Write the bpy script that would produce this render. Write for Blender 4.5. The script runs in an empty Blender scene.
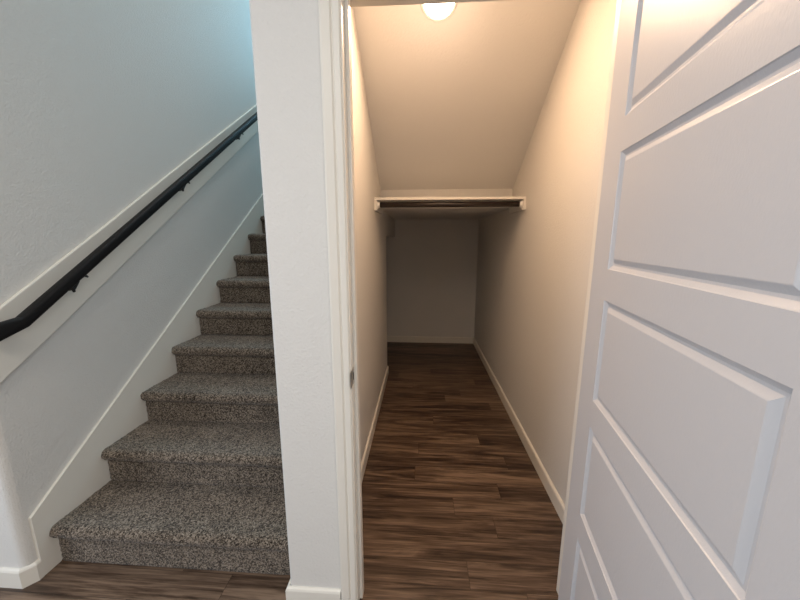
import bpy, bmesh, math, random
from mathutils import Vector, Matrix, noise
S = bpy.context.scene
COL = S.collection
R = math.radians

# ------------------------------------------------------------ camera
F_PX = 331.0
PITCH, YAW = R(10.4), R(3.6)
cam_d = bpy.data.cameras.new('camera')
cam = bpy.data.objects.new('camera', cam_d); COL.objects.link(cam)
cam_d.sensor_fit = 'HORIZONTAL'; cam_d.sensor_width = 36.0
cam_d.lens = 36.0 * F_PX / 800.0
cam_d.clip_start = 0.02; cam_d.clip_end = 60
cam.location = (0, 0, 1.40)
cam.rotation_euler = (R(90) - PITCH, 0, YAW)
S.camera = cam

# ------------------------------------------------------------ world, lights, exposure
w = bpy.data.worlds.new('world'); S.world = w; w.use_nodes = True
w.node_tree.nodes['Background'].inputs[0].default_value = (0.55, 0.68, 0.9, 1)
w.node_tree.nodes['Background'].inputs[1].default_value = 0.3
S.view_settings.view_transform = 'Standard'; S.view_settings.look = 'None'
S.view_settings.exposure = 0.64; S.view_settings.gamma = 1.0
S.view_settings.use_curve_mapping = False

def area(name, loc, target, sx, sy, power, col, shape='RECTANGLE', spread=180):
    l = bpy.data.lights.new(name, 'AREA'); l.shape = shape; l.size = sx; l.size_y = sy
    l.energy = power; l.color = col; l.spread = R(spread)
    o = bpy.data.objects.new(name, l); COL.objects.link(o); o.location = loc
    o.rotation_euler = (Vector(target) - Vector(loc)).to_track_quat('-Z', 'Y').to_euler()
    return o
# daylight of the room's window behind the viewer, the room's ceiling lamps, daylight from upstairs, and added fills
area('room_side_light', (-2.85, -0.55, 1.35), (0.2, 0.0, 1.1), 1.5, 1.7, 28, (0.72, 0.84, 1.0))
area('room_side_light', (1.9, -2.6, 1.9), (-1.3, 1.6, 1.2), 1.4, 1.3, 27, (0.98, 0.97, 0.98))  # added fill from the right to brighten the stair wall, no known window
area('stair_overhead_fill', (-1.0, 2.3, 5.3), (-1.0, 2.1, 0), 0.5, 0.5, 9, (1.0, 0.95, 0.90), 'DISK', 120)  # added overhead fill to brighten the treads, no known lamp here
area('room_ceiling_lamp', (-0.9, -0.9, 2.70), (-0.9, -0.9, 0), 0.9, 0.9, 15, (1.0, 0.92, 0.80), 'DISK')
area('room_ceiling_lamp', (0.1, -0.6, 2.70), (0.1, -0.6, 0), 0.35, 0.35, 6, (1.0, 0.90, 0.78), 'DISK')
area('upstairs_daylight', (-1.04, 5.6, 4.6), (-1.5, 2.5, 2.6), 1.0, 1.2, 36, (0.36, 0.76, 1.0))
SL_Y0, SL_Z0, SL_M = 2.0, 2.385, -0.685            # the closet's sloping ceiling: z = Z0 + M (y - Y0)
LAMP = Vector((0.072, 1.805, SL_Z0 + SL_M * (1.805 - SL_Y0)))
SL_N = Vector((0, SL_M, -1)).normalized()
area('closet_lamp', LAMP + SL_N * 0.035, LAMP + SL_N * 1.0, 0.13, 0.13, 9.5, (1.0, 0.65, 0.39), 'DISK')
pl = bpy.data.lights.new('closet_slope_fill', 'POINT'); pl.energy = 1.7; pl.color = (1.0, 0.68, 0.48); pl.shadow_soft_size = 0.06
po = bpy.data.objects.new('closet_slope_fill', pl); COL.objects.link(po); po.location = LAMP + SL_N * 0.26  # added unseen fill hanging below the closet lamp to lighten the slope

# ------------------------------------------------------------ materials
def new_mat(name):
    m = bpy.data.materials.new(name); m.use_nodes = True
    nt = m.node_tree; b = nt.nodes['Principled BSDF']
    return m, nt, b
def nd(nt, t, **kw):
    n = nt.nodes.new(t)
    for k, v in kw.items():
        if k.startswith('i_'):
            key = k[2:]
            n.inputs[int(key) if key.isdigit() else key].default_value = v
        else: setattr(n, k, v)
    return n
def mth(nt, op, a, b=None, c=None):
    n = nt.nodes.new('ShaderNodeMath'); n.operation = op
    for i, v in enumerate((a, b, c)):
        if v is None: continue
        if isinstance(v, (int, float)): n.inputs[i].default_value = v
        else: nt.links.new(v, n.inputs[i])
    return n.outputs[0]
def ramp(nt, fac, stops):
    n = nt.nodes.new('ShaderNodeValToRGB'); nt.links.new(fac, n.inputs[0])
    e = n.color_ramp.elements
    while len(e) < len(stops): e.new(0.5)
    for el, (p, c) in zip(e, stops): el.position = p; el.color = (*c, 1)
    return n.outputs[0]

def paint(name, col, rough, bump_scale, bump, dist=0.002, spec=0.5, stretch=None, var=0.0):
    m, nt, b = new_mat(name)
    b.inputs['Base Color'].default_value = (*col, 1)
    b.inputs['Roughness'].default_value = rough
    b.inputs['Specular IOR Level'].default_value = spec
    g = nd(nt, 'ShaderNodeTexCoord')
    src = g.outputs['Object']
    if stretch:
        mp = nd(nt, 'ShaderNodeMapping'); mp.inputs['Scale'].default_value = stretch
        nt.links.new(src, mp.inputs[0]); src = mp.outputs[0]
    n = nd(nt, 'ShaderNodeTexNoise'); n.inputs['Scale'].default_value = bump_scale
    n.inputs['Detail'].default_value = 3; n.inputs['Roughness'].default_value = 0.55
    nt.links.new(src, n.inputs['Vector'])
    bp = nd(nt, 'ShaderNodeBump'); bp.inputs['Strength'].default_value = bump; bp.inputs['Distance'].default_value = dist
    nt.links.new(n.outputs['Fac'], bp.inputs['Height']); nt.links.new(bp.outputs[0], b.inputs['Normal'])
    return m
WALL = paint('wall_paint', (0.70, 0.682, 0.65), 0.60, 120, 0.7, 0.0035, 0.35)
CEIL = paint('ceiling_paint', (0.72, 0.71, 0.69), 0.8, 95, 0.4, 0.003, 0.2)
TRIM = paint('trim_paint', (0.77, 0.735, 0.665), 0.34, 30, 0.05, 0.001)
DOORP = paint('door_paint', (0.60, 0.60, 0.62), 0.33, 210, 0.35, 0.0012, 0.45, (1, 1, 0.5))
SHELF = paint('shelf_paint', (0.78, 0.76, 0.71), 0.45, 40, 0.05, 0.001)
RAILM = paint('dark_stained_wood', (0.005, 0.004, 0.004), 0.55, 60, 0.15, 0.0006, 0.25, (1, 0.1, 0.1))
BLACK = paint('black_metal', (0.012, 0.012, 0.013), 0.4, 60, 0.0, 0.001)
RODM = paint('dark_bronze_metal', (0.022, 0.013, 0.010), 0.38, 60, 0.0, 0.001)
WHITEP = paint('white_plastic', (0.85, 0.84, 0.80), 0.3, 60, 0.0, 0.001)
NICKEL = paint('satin_nickel', (0.50, 0.48, 0.45), 0.33, 200, 0.05, 0.0003)
NICKEL.node_tree.nodes['Principled BSDF'].inputs['Metallic'].default_value = 0.9
HOLE_SHADE = paint('hole_shade', (0.03, 0.028, 0.025), 0.9, 60, 0.0, 0.001)

def glow(name, col, strength):
    m, nt, b = new_mat(name)
    b.inputs['Base Color'].default_value = (0.9, 0.88, 0.84, 1)
    b.inputs['Emission Color'].default_value = (*col, 1); b.inputs['Emission Strength'].default_value = strength
    return m
GLOW = glow('lit_diffuser', (1.0, 0.83, 0.58), 9.0)

def floor_mat():
    m, nt, b = new_mat('wood_plank_floor'); L = nt.links.new
    g = nd(nt, 'ShaderNodeTexCoord'); s = nd(nt, 'ShaderNodeSeparateXYZ'); L(g.outputs['Object'], s.inputs[0])
    W, LEN = 0.122, 1.22
    yy = mth(nt, 'DIVIDE', mth(nt, 'ADD', s.outputs[1], 10 - 1.486 + W * 0.0), W)
    row = mth(nt, 'FLOOR', yy); fy = mth(nt, 'FRACT', yy)
    wn = nd(nt, 'ShaderNodeTexWhiteNoise', noise_dimensions='1D'); L(mth(nt, 'ADD', row, 3.37), wn.inputs['W'])
    xx = mth(nt, 'ADD', mth(nt, 'DIVIDE', mth(nt, 'ADD', s.outputs[0], 10), LEN), wn.outputs['Value'])
    cl = mth(nt, 'FLOOR', xx); fx = mth(nt, 'FRACT', xx)
    cb = nd(nt, 'ShaderNodeCombineXYZ'); L(row, cb.inputs[0]); L(cl, cb.inputs[1])
    pr = nd(nt, 'ShaderNodeTexWhiteNoise', noise_dimensions='3D'); L(cb.outputs[0], pr.inputs['Vector'])
    # grain: noise pulled out along the plank, its own piece of wood for each plank
    off = mth(nt, 'MULTIPLY', pr.outputs['Value'], 37.0)
    def grain(sx, sy, det, rough, dist, o2):
        c = nd(nt, 'ShaderNodeCombineXYZ')
        L(mth(nt, 'ADD', mth(nt, 'MULTIPLY', s.outputs[0], sx), off), c.inputs[0])
        L(mth(nt, 'MULTIPLY', s.outputs[1], sy), c.inputs[1]); L(mth(nt, 'ADD', off, o2), c.inputs[2])
        n = nd(nt, 'ShaderNodeTexNoise'); n.inputs['Scale'].default_value = 1.0; n.inputs['Detail'].default_value = det
        n.inputs['Roughness'].default_value = rough; n.inputs['Distortion'].default_value = dist
        L(c.outputs[0], n.inputs['Vector']); return n.outputs['Fac']
    g1 = grain(1.6, 15, 6, 0.62, 1.5, 0.0)
    g2 = grain(3.5, 120, 4, 0.65, 0.4, 5.0)
    g3 = grain(2.2, 34, 3, 0.55, 1.0, 9.0)
    v = mth(nt, 'ADD', mth(nt, 'MULTIPLY', g1, 0.52), mth(nt, 'MULTIPLY', g2, 0.32))
    v = mth(nt, 'ADD', v, mth(nt, 'MULTIPLY', g3, 0.24))
    v = mth(nt, 'ADD', v, mth(nt, 'MULTIPLY', mth(nt, 'SUBTRACT', pr.outputs['Value'], 0.5), 0.075))
    c = ramp(nt, v, [(0.39, (0.013, 0.007, 0.005)), (0.47, (0.043, 0.025, 0.016)), (0.54, (0.098, 0.062, 0.041)), (0.66, (0.22, 0.150, 0.103))])
    # narrow bevelled joints
    ey = mth(nt, 'LESS_THAN', fy, 0.018); ex = mth(nt, 'LESS_THAN', fx, 0.0022)
    e = mth(nt, 'MAXIMUM', ex, ey)
    mx = nd(nt, 'ShaderNodeMix', data_type='RGBA'); L(mth(nt, 'MULTIPLY', e, 0.6), mx.inputs[0]); L(c, mx.inputs[6])
    mx.inputs[7].default_value = (0.02, 0.011, 0.008, 1)
    L(mx.outputs[2], b.inputs['Base Color'])
    L(mth(nt, 'ADD', mth(nt, 'MULTIPLY', g2, 0.22), 0.30), b.inputs['Roughness'])
    b.inputs['Specular IOR Level'].default_value = 0.4
    h = mth(nt, 'SUBTRACT', mth(nt, 'MULTIPLY', g2, 0.3), e)
    bp = nd(nt, 'ShaderNodeBump'); bp.inputs['Strength'].default_value = 0.35; bp.inputs['Distance'].default_value = 0.001
    L(h, bp.inputs['Height']); L(bp.outputs[0], b.inputs['Normal'])
    return m
FLOOR = floor_mat()

def carpet_mat():
    m, nt, b = new_mat('speckled_carpet'); L = nt.links.new
    g = nd(nt, 'ShaderNodeTexCoord')
    def ns(sc, det, ro):
        n = nd(nt, 'ShaderNodeTexNoise'); n.inputs['Scale'].default_value = sc; n.inputs['Detail'].default_value = det
        n.inputs['Roughness'].default_value = ro; L(g.outputs['Object'], n.inputs['Vector']); return n.outputs['Fac']
    a = ns(165, 3, 0.75); c2 = ns(7, 2, 0.5)
    v = nd(nt, 'ShaderNodeTexVoronoi'); v.inputs['Scale'].default_value = 210; L(g.outputs['Object'], v.inputs['Vector'])
    sv = nd(nt, 'ShaderNodeSeparateColor'); L(v.outputs['Color'], sv.inputs[0])
    f = mth(nt, 'ADD', mth(nt, 'MULTIPLY', a, 0.70), mth(nt, 'MULTIPLY', sv.outputs[0], 0.30))
    f = mth(nt, 'ADD', f, mth(nt, 'MULTIPLY', mth(nt, 'SUBTRACT', c2, 0.5), 0.10))
    c = ramp(nt, f, [(0.35, (0.022, 0.016, 0.012)), (0.47, (0.095, 0.075, 0.057)), (0.56, (0.205, 0.165, 0.128)), (0.72, (0.36, 0.30, 0.24))])
    L(c, b.inputs['Base Color']); b.inputs['Roughness'].default_value = 1.0
    b.inputs['Specular IOR Level'].default_value = 0.1
    b.inputs['Sheen Weight'].default_value = 0.15
    bp = nd(nt, 'ShaderNodeBump'); bp.inputs['Strength'].default_value = 0.9; bp.inputs['Distance'].default_value = 0.006
    L(f, bp.inputs['Height']); L(bp.outputs[0], b.inputs['Normal'])
    return m
CARPET = carpet_mat()

# ------------------------------------------------------------ helpers
def tag(o, label=None, cat=None, group=None, kind=None):
    if label: o['label'] = label
    if cat: o['category'] = cat
    if group: o['group'] = group
    if kind: o['kind'] = kind
    return o
def obj(name, bm, mat, parent=None, smooth=False, bevel=0.0, loc=None):
    """bm holds world coordinates (or the parent's own when the parent sits elsewhere)."""
    bmesh.ops.recalc_face_normals(bm, faces=bm.faces)
    me = bpy.data.meshes.new(name); bm.to_mesh(me); bm.free()
    me.materials.append(mat)
    if smooth:
        for p in me.polygons: p.use_smooth = True
    o = bpy.data.objects.new(name, me); COL.objects.link(o)
    if parent: o.parent = parent
    if loc: o.location = loc
    if bevel:
        md = o.modifiers.new('bevel', 'BEVEL'); md.width = bevel; md.segments = 2; md.limit_method = 'ANGLE'; md.angle_limit = R(40)
    return o
def empty(name, loc, label, cat, group=None):
    o = bpy.data.objects.new(name, None); COL.objects.link(o); o.location = loc
    o.empty_display_size = 0.1
    return tag(o, label, cat, group)
def box(bm, x0, x1, y0, y1, z0, z1, off=(0, 0, 0)):
    vs = [bm.verts.new((x - off[0], y - off[1], z - off[2])) for x in (x0, x1) for y in (y0, y1) for z in (z0, z1)]
    for f in ((0,1,3,2),(4,6,7,5),(0,4,5,1),(2,3,7,6),(0,2,6,4),(1,5,7,3)): bm.faces.new([vs[i] for i in f])
    return bm
def boxes(*bs):
    bm = bmesh.new()
    for b in bs: box(bm, *b)
    return bm
def prism(bm, pts, d, a, b, close=True):
    """extrude a 2-D outline along axis d (0,1,2) from a to b; the 2-D axes are the other two in order."""
    def P(p, t):
        q = [0, 0, 0]; ax = [i for i in range(3) if i != d]; q[ax[0]], q[ax[1]] = p; q[d] = t; return q
    A = [bm.verts.new(P(p, a)) for p in pts]; B = [bm.verts.new(P(p, b)) for p in pts]
    n = len(pts)
    for i in range(n): bm.faces.new((A[i], A[(i+1) % n], B[(i+1) % n], B[i]))
    bm.faces.new(A); bm.faces.new(B[::-1]); return bm
def sweep(bm, path, prof):
    """profile (side, up) swept along a horizontal mitred path; side is to the right of travel."""
    n = len(path); rings = []
    P = [Vector((p[0], p[1], 0)) for p in path]
    for i, p in enumerate(P):
        d0 = (P[i] - P[i-1]).normalized() if i > 0 else (P[1] - P[0]).normalized()
        d1 = (P[i+1] - P[i]).normalized() if i < n-1 else d0
        r0 = Vector((d0.y, -d0.x, 0)); r1 = Vector((d1.y, -d1.x, 0))
        m = (r0 + r1).normalized(); m = m / max(0.2, m.dot(r0))
        rings.append([bm.verts.new(p + m * s + Vector((0, 0, z))) for s, z in prof])
    k = len(prof)
    for a, b in zip(rings, rings[1:]):
        for i in range(k): bm.faces.new((a[i], a[(i+1) % k], b[(i+1) % k], b[i]))
    bm.faces.new(rings[0]); bm.faces.new(rings[-1][::-1]); return bm
def tube(bm, pts, r, seg=16, sq=None):
    P = [Vector(p) for p in pts]; rings = []
    for i, p in enumerate(P):
        d0 = (P[i] - P[i-1]).normalized() if i else (P[1]-P[0]).normalized()
        d1 = (P[i+1] - P[i]).normalized() if i < len(P)-1 else d0
        t = (d0 + d1).normalized(); up = Vector((0, 0, 1)) if abs(t.z) < 0.95 else Vector((0, 1, 0))
        s = t.cross(up).normalized(); u = s.cross(t).normalized()
        k = 1 / max(0.5, t.dot(d0)); rr = r[i] if isinstance(r, (list, tuple)) else r
        ring = []
        for j in range(seg):
            a = 2 * math.pi * j / seg; cx, cy = math.cos(a), math.sin(a)
            if sq:   # a squarer, slightly flattened section
                e = 0.62; cx = math.copysign(abs(cx)**e, cx); cy = math.copysign(abs(cy)**e, cy) * sq
            ring.append(bm.verts.new(p + s * (cx * rr) + u * (cy * rr * k)))
        rings.append(ring)
    for a, b in zip(rings, rings[1:]):
        for j in range(seg): bm.faces.new((a[j], a[(j+1) % seg], b[(j+1) % seg], b[j]))
    bm.faces.new(rings[0][::-1]); bm.faces.new(rings[-1]); return bm
def disc(bm, c, nrm, prof, seg=40):
    """turned solid: prof = (radius, height along nrm) from the axis outwards and back."""
    q = Vector(nrm).to_track_quat('Z', 'Y'); c = Vector(c); rings = []
    for r, h in prof:
        if r <= 1e-6: rings.append([bm.verts.new(c + q @ Vector((0, 0, h)))])
        else: rings.append([bm.verts.new(c + q @ Vector((r*math.cos(2*math.pi*j/seg), r*math.sin(2*math.pi*j/seg), h))) for j in range(seg)])
    for a, b in zip(rings, rings[1:]):
        for j in range(seg):
            a0, a1 = a[j % len(a)], a[(j+1) % len(a)]; b0, b1 = b[j % len(b)], b[(j+1) % len(b)]
            f = [a0, a1, b1, b0]; f = list(dict.fromkeys(f))
            if len(f) > 2: bm.faces.new(f)
    return bm
def struct(name, bm, mat, label, cat, **k):
    return tag(obj(name, bm, mat, **k), label, cat, None, 'structure')

# ------------------------------------------------------------ key planes (metres)
YF = 1.03                     # face of the wall holding the closet doorway
YI = 1.145                    # its closet side
XP = -0.491                   # stair side of the partition
XL = -0.342                   # closet side of the partition
XR = 0.735                    # closet's right wall
XS = -1.585                   # wall on the left of the stairs
YB = 4.40                     # closet's back wall
JL, JR = -0.226, 0.563        # jamb faces
ZH = 2.098                    # underside of head jamb
YO, ZO = 3.30, 1.43           # opening low in the left closet wall
ZR = 2.75; ZT = 5.4

# ------------------------------------------------------------ setting
struct('floor', boxes((-3.0, 2.3, -3.0, 4.5, -0.1, 0.0)), FLOOR,
       'dark brown wood plank floor running into the closet and up to the stairs', 'floor')
# wall beside the stairs, its front end rounded where it turns towards the room
bm = bmesh.new(); pts = [(-3.0, YF - 0.003), (XS - 0.035, YF - 0.003)]
for i in range(1, 9):
    a = R(90 * i / 8); pts.append((XS - 0.035 + 0.035 * math.sin(a), YF - 0.003 + 0.035 * (1 - math.cos(a))))
pts += [(XS, 6.5), (XS - 0.12, 6.5), (XS - 0.12, YF + 0.12), (-3.0, YF + 0.12)]
prism(bm, pts, 2, 0, ZT)
struct('wall_left', bm, WALL, 'tall white textured wall on the left of the stairs behind the handrail', 'wall')
bm = bmesh.new(); arc = []
for i in range(7):
    a = R(90 * i / 6); arc.append((XP + 0.012 * (1 - math.cos(a)), YF + 0.012 * (1 - math.sin(a))))
prism(bm, arc + [(JL - 0.018, YF), (JL - 0.018, YI), (XL, YI), (XL, YO), (XP, YO)], 2, 0, ZO)
prism(bm, arc + [(JL - 0.018, YF), (JL - 0.018, YI), (XL, YI), (XL, 6.5), (XP, 6.5)], 2, ZO, ZT)
bmesh.ops.remove_doubles(bm, verts=bm.verts, dist=1e-5)
struct('wall_middle', bm, WALL, 'white textured wall between the carpeted stairs and the closet', 'wall')
bm = boxes((JR + 0.018, 2.3, YF, YI, 0, ZT), (JL - 0.018, JR + 0.018, YF, YI, ZH + 0.018, ZT))
struct('wall_front', bm, WALL, 'white wall over the closet doorway and behind the open door', 'wall')
struct('wall_right', boxes((XR, XR + 0.12, YI, YB + 0.12, 0, 2.9)), WALL, 'long cream lit wall on the right inside the closet', 'wall')
struct('wall_back', boxes((-1.30, XR, YB, YB + 0.12, 0, 2.2)), WALL, 'dim wall at the far end of the closet', 'wall')
bm = boxes((-1.30, -1.20, YO, YB, 0, ZO), (-1.20, XP, YO - 0.03, YO, 0, ZO))
struct('wall_alcove', bm, WALL, 'low side walls of the recess under the stairs', 'wall')
struct('ceiling_alcove', boxes((-1.30, XP, YO - 0.03, YB, ZO, ZO + 0.03)), CEIL, 'low ceiling of the recess under the stairs', 'ceiling')
# closet ceilings: flat strip by the door, long slope, short drop, low flat part
YS0, YS1 = 1.62, 2.85
zs = lambda y: SL_Z0 + SL_M * (y - SL_Y0)
ZL = 1.652
bm = bmesh.new()
prism(bm, [(YI, zs(YS0)), (YS0, zs(YS0)), (YS1, zs(YS1)), (YS1, ZL), (YB, ZL), (YB, ZL + 0.12), (YS1 + 0.1, ZL + 0.12),
           (YS1 + 0.1, zs(YS1) + 0.12), (YS0, zs(YS0) + 0.12), (YI, zs(YS0) + 0.12)], 0, XL, XR)
struct('ceiling_closet', bm, CEIL, 'sloping closet ceiling coming down to a low flat part over the back', 'ceiling')
# the room behind the viewer and the stairwell
struct('ceiling_room', boxes((-3.0, 2.3, -3.0, YF - 0.003, ZR, ZR + 0.1)), CEIL, 'flat ceiling of the room in front of the closet', 'ceiling')
struct('wall_room_left', boxes((-3.1, -3.0, -3.0, YF + 0.12, 0, ZR)), WALL, 'left wall of the room in front of the stairs', 'wall')
struct('wall_room_right', boxes((2.3, 2.4, -3.0, YF + 0.12, 0, ZR)), WALL, 'right wall of the room behind the open door', 'wall')
struct('wall_room_rear', boxes((-3.0, 2.3, -3.1, -3.0, 0, ZR)), WALL, 'rear wall of the room facing the closet', 'wall')
struct('wall_stair_header', boxes((XS, XP, YF - 0.003, YF + 0.1, ZR, ZT)), WALL, 'wall above the foot of the stairs', 'wall')
struct('wall_stair_end', boxes((XS, XP, 6.5, 6.6, 2.7, ZT)), WALL, 'far wall at the head of the stairs', 'wall')
struct('ceiling_stairs', boxes((XS, XP, YF + 0.1, 6.5, ZT, ZT + 0.1)), CEIL, 'high ceiling over the stairwell', 'ceiling')

# ------------------------------------------------------------ baseboards
BP = [(0, 0), (0.013, 0), (0.013, 0.074), (0.010, 0.081), (0.004, 0.085), (0, 0.085)]
def base(name, path, label, **k):
    bm = bmesh.new(); sweep(bm, path, BP)
    return struct(name, bm, TRIM, label, 'baseboard', **k)
base('baseboard_right', [(XR, YB), (XR, YI)][::1], 'long white baseboard along the right closet wall')
base('baseboard_left', [(XL, YI), (XL, YO), (XP, YO)], 'short white baseboard along the left closet wall')
base('baseboard_back', [(-1.2, YB), (XR - 0.013, YB)], 'white baseboard across the far closet wall')
base('baseboard_middle', [(XP, YF + 0.09), (XP, YF), (-0.291, YF)][::-1][::-1], 'white baseboard at the foot of the wall end between stairs and doorway')
base('baseboard_front', [(-3.0, YF - 0.003), (XS - 0.024, YF - 0.003), (XS - 0.0, YF + 0.026), (XS, 1.068)], 'white baseboard turning the corner at the foot of the stairs')
base('baseboard_hall', [(JR + 0.062, YF), (2.3, YF)], 'white baseboard on the wall behind the open door')

# ------------------------------------------------------------ doorway: jambs, stops, casing
bm = boxes((JL - 0.018, JL, YF - 0.004, YI + 0.002, 0, ZH + 0.018), (JR, JR + 0.018, YF - 0.004, YI + 0.002, 0, ZH + 0.018),
           (JL, JR, YF - 0.004, YI + 0.002, ZH, ZH + 0.018))
jamb = struct('trim_1', bm, TRIM, 'white door jamb lining the closet doorway', 'door jamb', bevel=0.0012)
bm = boxes((JL, JL + 0.011, YF + 0.034, YF + 0.070, 0, ZH), (JR - 0.011, JR, YF + 0.034, YF + 0.070, 0, ZH),
           (JL + 0.011, JR - 0.011, YF + 0.034, YF + 0.070, ZH - 0.011, ZH))
obj('door_stop', bm, TRIM, jamb, bevel=0.002)
# strike plate let into the left jamb
bm = boxes((JL, JL + 0.0018, YF - 0.028, YF + 0.031, 0.915, 0.972)); sp = obj('strike_plate', bm, NICKEL, jamb, bevel=0.001)
sp['label'] = 'small satin metal strike plate'
obj('strike_hole_shade', boxes((JL + 0.0018, JL + 0.0022, YF + 0.010, YF + 0.021, 0.930, 0.957)), HOLE_SHADE, sp)  # near-black patch on the plate, the hole's shade put into its colour
for z in (0.921, 0.966):
    bm = bmesh.new(); disc(bm, (JL + 0.0018, YF + 0.0155, z), (1, 0, 0), [(0, 0.0012), (0.0025, 0.001), (0.0032, 0)], 12)
    obj('screw', bm, NICKEL, sp, smooth=True)
# casing profile: (distance from the inner edge, thickness)
CP = [(0, 0), (0, 0.009), (0.003, 0.0105), (0.017, 0.0115), (0.020, 0.0095), (0.023, 0.0095), (0.027, 0.014), (0.050, 0.0165), (0.055, 0.0155), (0.0565, 0.012), (0.0565, 0)]
def casing(x_in, x_sign):
    bm = bmesh.new()
    zc = ZH + 0.006
    rings = []
    for (x, z) in ((x_in, 0.0), (x_in, zc)):
        rings.append([bm.verts.new((x + x_sign * d, YF - t, z + (d if z > 0 else 0))) for d, t in CP])
    return bm, rings, zc
bm = bmesh.new()
xl, xr, zc = JL - 0.005, JR + 0.006, ZH + 0.006
rings = [[bm.verts.new((xl - d, YF - t, 0)) for d, t in CP], [bm.verts.new((xl - d, YF - t, zc + d)) for d, t in CP],
         [bm.verts.new((xr + d, YF - t, zc + d)) for d, t in CP], [bm.verts.new((xr + d, YF - t, 0)) for d, t in CP]]
for a, b in zip(rings, rings[1:]):
    for i in range(len(CP)): bm.faces.new((a[i], a[(i+1) % len(CP)], b[(i+1) % len(CP)], b[i]))
bm.faces.new(rings[0]); bm.faces.new(rings[-1][::-1])
struct('trim_2', bm, TRIM, 'white moulded casing around the closet doorway', 'door casing')

# ------------------------------------------------------------ skirt board and rail board on the stair wall
bm = bmesh.new()
st = lambda y: 0.285 + 0.689 * (y - 1.072)
prism(bm, [(1.068, 0), (1.135, 0), (5.0, 2.62), (5.0, st(5.0)), (1.068, st(1.068))], 0, XS, XS + 0.013)
struct('trim_3', bm, TRIM, 'white skirt board rising along the left edge of the carpeted stairs', 'skirt board', bevel=0.0015)
bm = bmesh.new()
prism(bm, [(1.045, 0.852), (1.30, 1.020), (3.25, 2.370), (4.9, 3.51), (4.9, 3.73), (3.14, 2.527), (1.986, 1.739), (1.563, 1.446), (1.045, 1.100)], 0, XS, XS + 0.018)
struct('trim_4', bm, TRIM, 'wide white backing board for the handrail, rising along the stair wall', 'trim board', bevel=0.004)

# ------------------------------------------------------------ carpeted staircase
RISE, RUN, Y0S, N = 0.180, 0.265, 1.137, 15
XA, XB = XS + 0.0135, XP - 0.001
so = Vector(((XA + XB) / 2, Y0S, 0))
stairs = empty('staircase', so, 'carpeted staircase rising between the left wall and the closet wall, grey-brown speckled pile', 'stairs')
random.seed(4)
def step(k):
    z0 = 0.0 if k == 0 else 0.19 + RISE * (k - 1); z1 = 0.19 + RISE * k
    y0 = Y0S + RUN * k; y1 = y0 + RUN
    g = 0.0065 if k < 3 else (0.010 if k < 6 else 0.02)
    # outline of the carpet face from the foot of the riser over the nosing to the next riser
    L = [(y0, z0), (y0, z1 - 0.066), (y0 - 0.001, z1 - 0.060)]
    for i in range(9):
        a = R(-80 + 170 * i / 8); L.append((y0 + 0.002 - 0.030 * math.cos(a), z1 - 0.030 + 0.030 * math.sin(a)))
    L += [(y0 + 0.02, z1 - 0.0005), (y1 + 0.01, z1)]
    # resample
    pts = [Vector(L[0])]
    for a, b in zip(L, L[1:]):
        a, b = Vector(a), Vector(b); n = max(1, int((b - a).length / g))
        for i in range(1, n + 1): pts.append(a.lerp(b, i / n))
    nx = int((XB - XA) / g); bm = bmesh.new(); grid = []
    for i in range(nx + 1):
        x = XA + (XB - XA) * i / nx; colv = []
        for j, p in enumerate(pts):
            q0 = pts[max(0, j-1)]; q1 = pts[min(len(pts)-1, j+1)]; t = (q1 - q0).normalized(); nr = Vector((-t.y, t.x))
            P = Vector((x, p.x, p.y))
            d = noise.noise(P * 95) * 0.0036 + noise.noise(P * 22) * 0.0022
            if j in (0, len(pts)-1): d = 0
            e = min(1, (x - XA) / 0.012, (XB - x) / 0.012)         # pile tucks in against the boards
            d -= 0.004 * (1 - e)
            colv.append(bm.verts.new((x - so.x + (random.random()-.5) * g * 0.3 * (0 < i < nx), p.x + nr.x * d - so.y, p.y + nr.y * d)))
        grid.append(colv)
    for a, b in zip(grid, grid[1:]):
        for j in range(len(pts) - 1): bm.faces.new((a[j], b[j], b[j+1], a[j+1]))
    # solid underneath: close to a shell
    back = [(y1 + 0.01, z1 - 0.03), (y0 + 0.02, z1 - 0.03), (y0 + 0.02, z0)]
    A = [bm.verts.new((XA - so.x, y - so.y, z)) for y, z in back]; B = [bm.verts.new((XB - so.x, y - so.y, z)) for y, z in back]
    la = [grid[0][-1]] + A + [grid[0][0]]; lb = [grid[-1][-1]] + B + [grid[-1][0]]
    for i in range(len(la) - 1): 
        if 0 < i < len(la) - 2: bm.faces.new((la[i], lb[i], lb[i+1], la[i+1]))
    bm.faces.new([c[-1] for c in grid] + [B[0], A[0]]); bm.faces.new([c[0] for c in grid][::-1] + [A[-1], B[-1]])
    bm.faces.new(grid[0] + A); bm.faces.new(grid[-1][::-1] + B[::-1])
    return obj('step', bm, CARPET, stairs, smooth=True)
for k in range(N): step(k)
struct('floor_upstairs', boxes((XS, XP, Y0S + RUN * N - 0.0, 6.5, 2.62, 0.19 + RISE * (N - 1))), CARPET, 'carpeted landing at the head of the stairs', 'floor')

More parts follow.
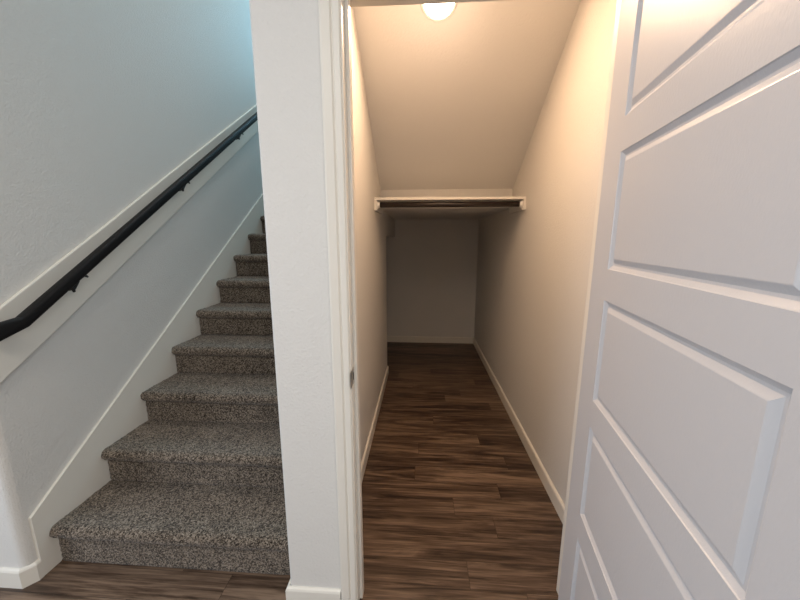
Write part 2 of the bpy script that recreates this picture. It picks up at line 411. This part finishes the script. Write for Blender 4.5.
# ------------------------------------------------------------ handrail
XH = XS + 0.090
rz = lambda y: 1.093 + 0.689 * (y - 1.122)
ho = Vector((XH, 1.05, 1.09))
hand = empty('handrail', ho, 'dark wooden handrail on black brackets rising along the left stair wall', 'handrail')
bm = bmesh.new()
pth = [(XS + 0.018, 1.036, 1.074), (XH, 1.036, 1.074), (XH, 1.118, 1.093), (XH, 4.8, rz(4.8))]
tube(bm, [Vector(p) - ho for p in pth], 0.0205, 20, 1.12)
obj('rail', bm, RAILM, hand, bevel=0.0)
def bracket(y):
    z = rz(y); s = Vector((0, 1, 0.689)).normalized(); dn = Vector((0, 0.689, -1)).normalized()
    c = Vector((XH, y, z)) + dn * 0.0225
    bm = bmesh.new()
    # rosette on the board
    wall = Vector((XS + 0.018, y, z - 0.054))
    disc(bm, wall - ho, (1, 0, 0), [(0, 0.0), (0.022, 0), (0.022, 0.004), (0.018, 0.009), (0, 0.010)], 24)
    br = obj('bracket', bm, BLACK, hand, smooth=True); br['label'] = 'black metal handrail bracket'
    # saddle under the rail with its two turned-down ends
    bm = bmesh.new(); a = c - s * 0.040; b = c + s * 0.040
    tube(bm, [p - ho for p in (a + dn * 0.024 - s * 0.006, a + dn * 0.010, a, b, b + dn * 0.006 , b + dn * 0.016 + s * 0.004)], [0.005, 0.0075, 0.006, 0.006, 0.006, 0.0035], 10)
    obj('saddle', bm, BLACK, br, smooth=True)
    bm = bmesh.new()
    tube(bm, [p - ho for p in (wall + Vector((0.004, 0, 0)), Vector((XH - 0.035, y, z - 0.056)), Vector((XH - 0.010, y, z - 0.050)), c)], 0.0058, 10)
    obj('arm', bm, BLACK, br, smooth=True)
for y in (1.335, 2.09, 2.825): bracket(y)

# ------------------------------------------------------------ closet shelf and hanging rod
YSH = 2.47
t = empty('closet_shelf', (0.2, YS1, 1.70), 'white closet shelf across the back end of the slope, above the dark rod', 'shelf')
to = Vector((0.2, YS1, 1.70))
bm = bmesh.new(); box(bm, XL + 0.001, XR - 0.001, YSH, YS1 - 0.001, 1.678, 1.697, to); obj('shelf_board', bm, SHELF, t, bevel=0.002)
for x0, x1 in ((XL + 0.0005, XL + 0.019), (XR - 0.019, XR - 0.0005)):
    bm = bmesh.new(); box(bm, x0, x1, YSH - 0.010, YS1 - 0.001, 1.605, 1.6775, to); obj('cleat', bm, SHELF, t, bevel=0.002)
bm = bmesh.new(); box(bm, XL + 0.02, XR - 0.02, YS1 - 0.020, YS1 - 0.001, 1.652, 1.6775, to); obj('back_cleat', bm, SHELF, t, bevel=0.002)
ro = Vector((0.2, YSH + 0.035, 1.648))
t = empty('closet_rod', ro, 'dark bronze hanging rod under the front of the closet shelf', 'closet rod')
bm = bmesh.new(); tube(bm, [Vector((XL + 0.026, ro.y, ro.z)) - ro, Vector((XR - 0.026, ro.y, ro.z)) - ro], 0.0195, 24); obj("rod", bm, RODM, t, smooth=True)
for x, s in ((XL + 0.0195, 1), (XR - 0.0195, -1)):
    bm = bmesh.new(); disc(bm, Vector((x, ro.y, ro.z)) - ro, (s, 0, 0), [(0, 0), (0.030, 0), (0.030, 0.004), (0.0235, 0.006), (0.0235, 0.018), (0.0205, 0.018), (0.0205, 0.006), (0, 0.0055)], 28)
    q = obj('rod_socket', bm, WHITEP, t, smooth=True); q['label'] = 'white round rod socket'
    md = q.modifiers.new('edge', 'EDGE_SPLIT'); md.split_angle = R(40)

# ------------------------------------------------------------ closet lamp on the slope
t = empty('ceiling_light', LAMP, 'round flush ceiling light glowing warm white at the top of the closet slope', 'ceiling light')
bm = bmesh.new(); disc(bm, (0, 0, 0), SL_N, [(0, 0.0005), (0.089, 0.0005), (0.089, 0.006), (0.085, 0.014), (0.078, 0.017), (0.074, 0.012), (0, 0.012)], 56)
obj('trim_ring', bm, WHITEP, t, smooth=True)
bm = bmesh.new(); disc(bm, (0, 0, 0), SL_N, [(0, 0.0125), (0.073, 0.0125), (0.073, 0.015), (0.06, 0.018), (0.03, 0.020), (0, 0.0205)], 56)
d = obj('diffuser', bm, GLOW, t, smooth=True); d['label'] = 'glowing frosted diffuser'

# ------------------------------------------------------------ open five-panel door
PHI = R(9.0); DW, DT = 0.772, 0.035
U0, U1 = 0.112, 0.664
PZ = [(1.696, 1.962), (1.322, 1.614), (0.948, 1.239), (0.576, 0.866), (0.200, 0.492)]
ZB, ZTOP = 0.012, 2.084
PROF = [(0.0, 0.0), (0.0015, 0.0022), (0.009, 0.0070), (0.0105, 0.0078), (0.0155, 0.0078)]    # rail edge down into the groove
PROF2 = [(0.0155, 0.0078), (0.0265, 0.0020), (0.0285, 0.0014)]                                # groove up to the field
bm = bmesh.new()
us = [0, U0, U1, DW]; zz = [ZB] + sorted([z for p in PZ for z in p]) + [ZTOP]
def rect(bm, u0, u1, z0, z1, w): return [bm.verts.new(p) for p in ((u0, w, z0), (u1, w, z0), (u1, w, z1), (u0, w, z1))]
V = {}
for side in (0, 1):
    W = (lambda d: d) if side == 0 else (lambda d: DT - d)
    for i, u in enumerate(us):
        for j, z in enumerate(zz): V[side, i, j] = bm.verts.new((u, W(0), z))
    for i in range(3):
        for j in range(len(zz) - 1):
            q = [V[side, i, j], V[side, i+1, j], V[side, i+1, j+1], V[side, i, j+1]]
            if i == 1 and j % 2 == 1:
                prev = q
                for d, w_ in PROF[1:]:
                    nx_ = rect(bm, us[1] + d, us[2] - d, zz[j] + d, zz[j+1] - d, W(w_))
                    for a in range(4): bm.faces.new((prev[a], prev[(a+1) % 4], nx_[(a+1) % 4], nx_[a]))
                    prev = nx_
                bm.faces.new(prev)      # closed behind the panel
            else: bm.faces.new(q)
nz = len(zz) - 1
for j in range(nz):
    bm.faces.new((V[0,0,j], V[0,0,j+1], V[1,0,j+1], V[1,0,j])); bm.faces.new((V[0,3,j], V[0,3,j+1], V[1,3,j+1], V[1,3,j]))
for i in range(3):
    bm.faces.new((V[0,i,0], V[0,i+1,0], V[1,i+1,0], V[1,i,0])); bm.faces.new((V[0,i,nz], V[0,i+1,nz], V[1,i+1,nz], V[1,i,nz]))
door = struct('door_1', bm, DOORP, 'white five-panel door standing open on the right of the closet doorway', 'door')
door.location = (0.511, 1.02, 0); door.rotation_euler = (0, 0, -(R(90) + PHI))
for z0, z1 in PZ:
    bm = bmesh.new()
    for W in (lambda d: d, lambda d: DT - d):
        prev = None
        base_w = [(PROF2[0][0], 0.0083)] + PROF2[:]
        for d, w_ in base_w:
            r = rect(bm, U0 + d + (0.0003 if prev is None else 0), U1 - d, z0 + d, z1 - d, W(w_))
            if prev:
                for a in range(4): bm.faces.new((prev[a], prev[(a+1) % 4], r[(a+1) % 4], r[a]))
            else: first = r
            prev = r
        bm.faces.new(prev)
        if W(0) == 0: f0 = first
        else: f1 = first
    for a in range(4): bm.faces.new((f0[a], f0[(a+1) % 4], f1[(a+1) % 4], f1[a]))
    obj('panel', bm, DOORP, door)
# hinges between door and right jamb
for z in (0.25, 1.03, 1.85):
    bm = bmesh.new(); tube(bm, [(-0.004, DT + 0.002, z - 0.045), (-0.004, DT + 0.002, z + 0.045)], 0.0055, 12)
    h = obj('hinge', bm, NICKEL, door, smooth=True); h['label'] = 'satin metal hinge knuckle'
